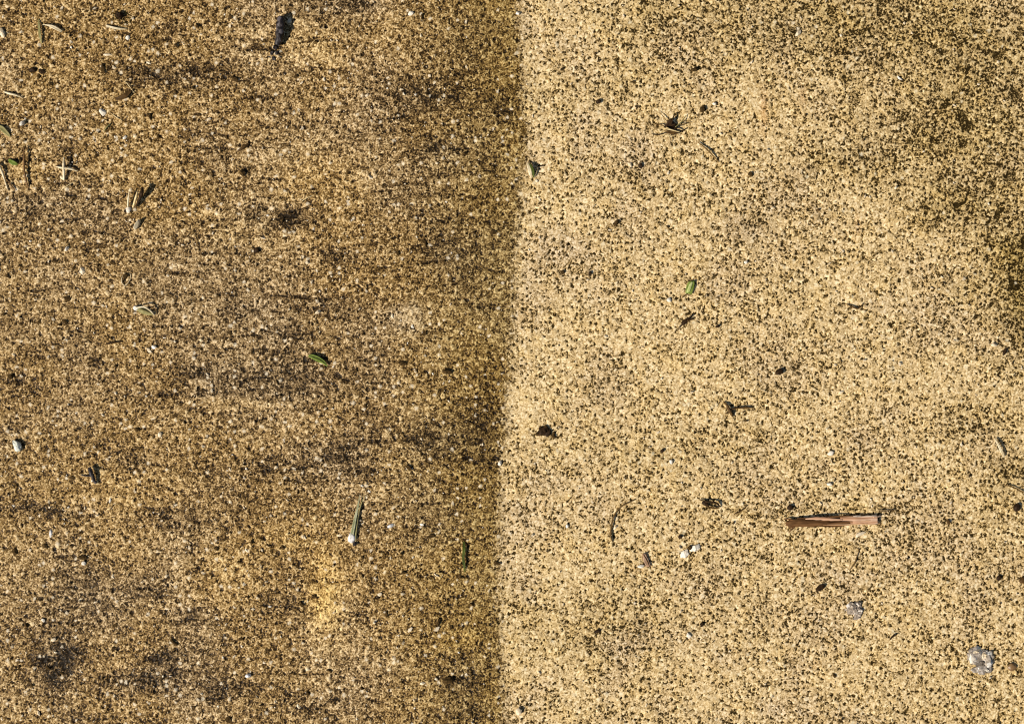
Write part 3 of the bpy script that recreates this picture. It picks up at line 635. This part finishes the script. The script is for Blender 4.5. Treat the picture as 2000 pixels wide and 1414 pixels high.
chip('pale chip in the lower left quarter above the black twig', 313, 848, 9, 13, 80, m='quartz')
chip('upright white sliver right of the black twig', 215, 977, 5, 15, 78)
chip('lilac white chip in the lower left below the black twig', 100, 1041, 10, 17, 80, m='cool')
chip('white chip under the dark crumb in the lower left', 163, 1100, 9, 12, 20)
chip('bluish white glassy chip near the bottom of the unwashed side', 485, 1319, 10, 12, 20, h=9, m='cool')
chip('bluish white chip right of the grass sprig base', 763, 1026, 9, 15, 30, m='cool')
chip('round pale chip above the black stain in the bottom left corner', 85, 1211, 8, 9, 0)
chip('pale chip touching the black stain in the bottom left corner', 105, 1249, 8, 12, 30, m='quartz')
chip('pale chip in the bottom of the unwashed side near the yellow patch', 742, 1160, 8, 12, 30, m='quartz')
chip('pale chip near the dividing line at the bottom of the unwashed side', 826, 1334, 7, 13, -5, m='quartz')
chip('white chip on the dividing line level with the grass sprig', 976, 905, 9, 12, 60)
chip('white sliver in the upper right of the washed side', 1757, 154, 5, 14, -40)
chip('pale chip near the top of the washed side right of the rust streaks', 1558, 66, 10, 18, 50, m='quartz')
chip('white chip above the curled leaf loop on the washed side', 1311, 902, 8, 12, 100)
chip('white chip above the wood splinter', 1622, 885, 10, 14, 0)
chip('white chip just above the wood splinter\'s middle', 1620, 945, 9, 12, 0)
chip('flat cream chip just below the wood splinter', 1680, 1043, 9, 23, 25, m='quartz', h=4)
chip('white chip beside the reddish leaf scrap', 1251, 1106, 8, 14, 10)
chip('white chip below the broken shell in the lower washed side', 1345, 1240, 9, 16, -50)
chip('round grey white chip at the bottom of the washed side by the dividing line', 1013, 1388, 15, 17, 60, m='quartz')
chip('white chip left of the square green leaf piece', 1306, 586, 9, 12, -20)
chip('white chip far above the branched twig in the washed middle', 1457, 512, 8, 9, 0)
chip('cream chip near the right edge beside the thin black seed', 1941, 674, 9, 14, -20, m='quartz')
chip('small white chip left of the dark crumpled leaf\'s straw', 1395, 203, 7, 9, 0)
chip('white chip on the washed side between root hair and dividing line', 1108, 1027, 7, 10, 90)

# ================================================================== loose grit too fine to count
def grit(name, n, m, sizes, place, seed_, label):
    rnd = np.random.default_rng(seed_)
    ico = bmesh.new(); bmesh.ops.create_icosphere(ico, subdivisions=1, radius=1)
    bv = np.array([v.co[:] for v in ico.verts]); bf = np.array([[v.index for v in f.verts] for f in ico.faces]); ico.free()
    pts = place(rnd, n); n = len(pts)
    r = rnd.lognormal(math.log(sizes[0]), sizes[1], n)
    sc3 = np.stack([r * rnd.uniform(.8, 1.9, n), r * rnd.uniform(.6, 1.1, n), r * rnd.uniform(.4, .8, n)], 1)
    an = rnd.uniform(0, 6.28, n)
    V = bv[None] * (1 + rnd.uniform(-.5, .3, (n, len(bv), 1))) * sc3[:, None]
    ca, sa = np.cos(an)[:, None], np.sin(an)[:, None]
    vx = V[..., 0] * ca - V[..., 1] * sa; vy = V[..., 0] * sa + V[..., 1] * ca
    gxy = pts * 1.0
    gx_ = (gxy[:, 0] - 1000) * S; gy_ = (707 - gxy[:, 1]) * S
    gz = fbm(gx_ * 6, gy_ * 6, 90, 3) * .0016
    out = np.stack([vx * S + gx_[:, None], vy * S + gy_[:, None], V[..., 2] * S + (gz + sc3[:, 2] * S * .35)[:, None]], -1).reshape(-1, 3)
    F = (bf[None] + (np.arange(n) * len(bv))[:, None, None]).reshape(-1, 3)
    m_ = bpy.data.meshes.new(name); m_.from_pydata(out.tolist(), [], F.tolist()); m_.materials.append(M[m])
    o = bpy.data.objects.new(name, m_); col.objects.link(o)
    o['kind'] = 'stuff'; tag(o, label, 'grit'); return o
def left_place(rnd, n):
    p = np.stack([rnd.uniform(-300, 1000, n), rnd.uniform(-250, 1664, n)], 1)
    return p[p[:, 0] < np.interp(p[:, 1], bk[:, 0], bk[:, 1]) - rnd.exponential(10, n)]
def right_place(rnd, n):
    p = np.stack([rnd.uniform(980, 2300, n), rnd.uniform(-250, 1664, n)], 1)
    return p[p[:, 0] > np.interp(p[:, 1], bk[:, 0], bk[:, 1]) + 5]
grit('sand_grains', 3800, 'quartz', (.95, .55), left_place, 1, 'pale quartz sand grains scattered over the unwashed side')
grit('sand_grains', 1300, 'white', (.85, .45), left_place, 6, 'tiny bright white grains added as painted glints over the unwashed side')  # white grains put in as painted glints of the wet surface
grit('soil_specks', 2600, 'soil', (1.8, .45), left_place, 2, 'dark soil specks scattered over the unwashed side')
grit('sand_grains', 520, 'quartz', (1.7, .40), right_place, 3, 'few pale sand grains left on the washed side')
grit('soil_specks', 600, 'soil', (1.4, .40), right_place, 4, 'few dark soil specks left on the washed side')
for o in bpy.data.objects:
    if '_o' in o: del o['_o']
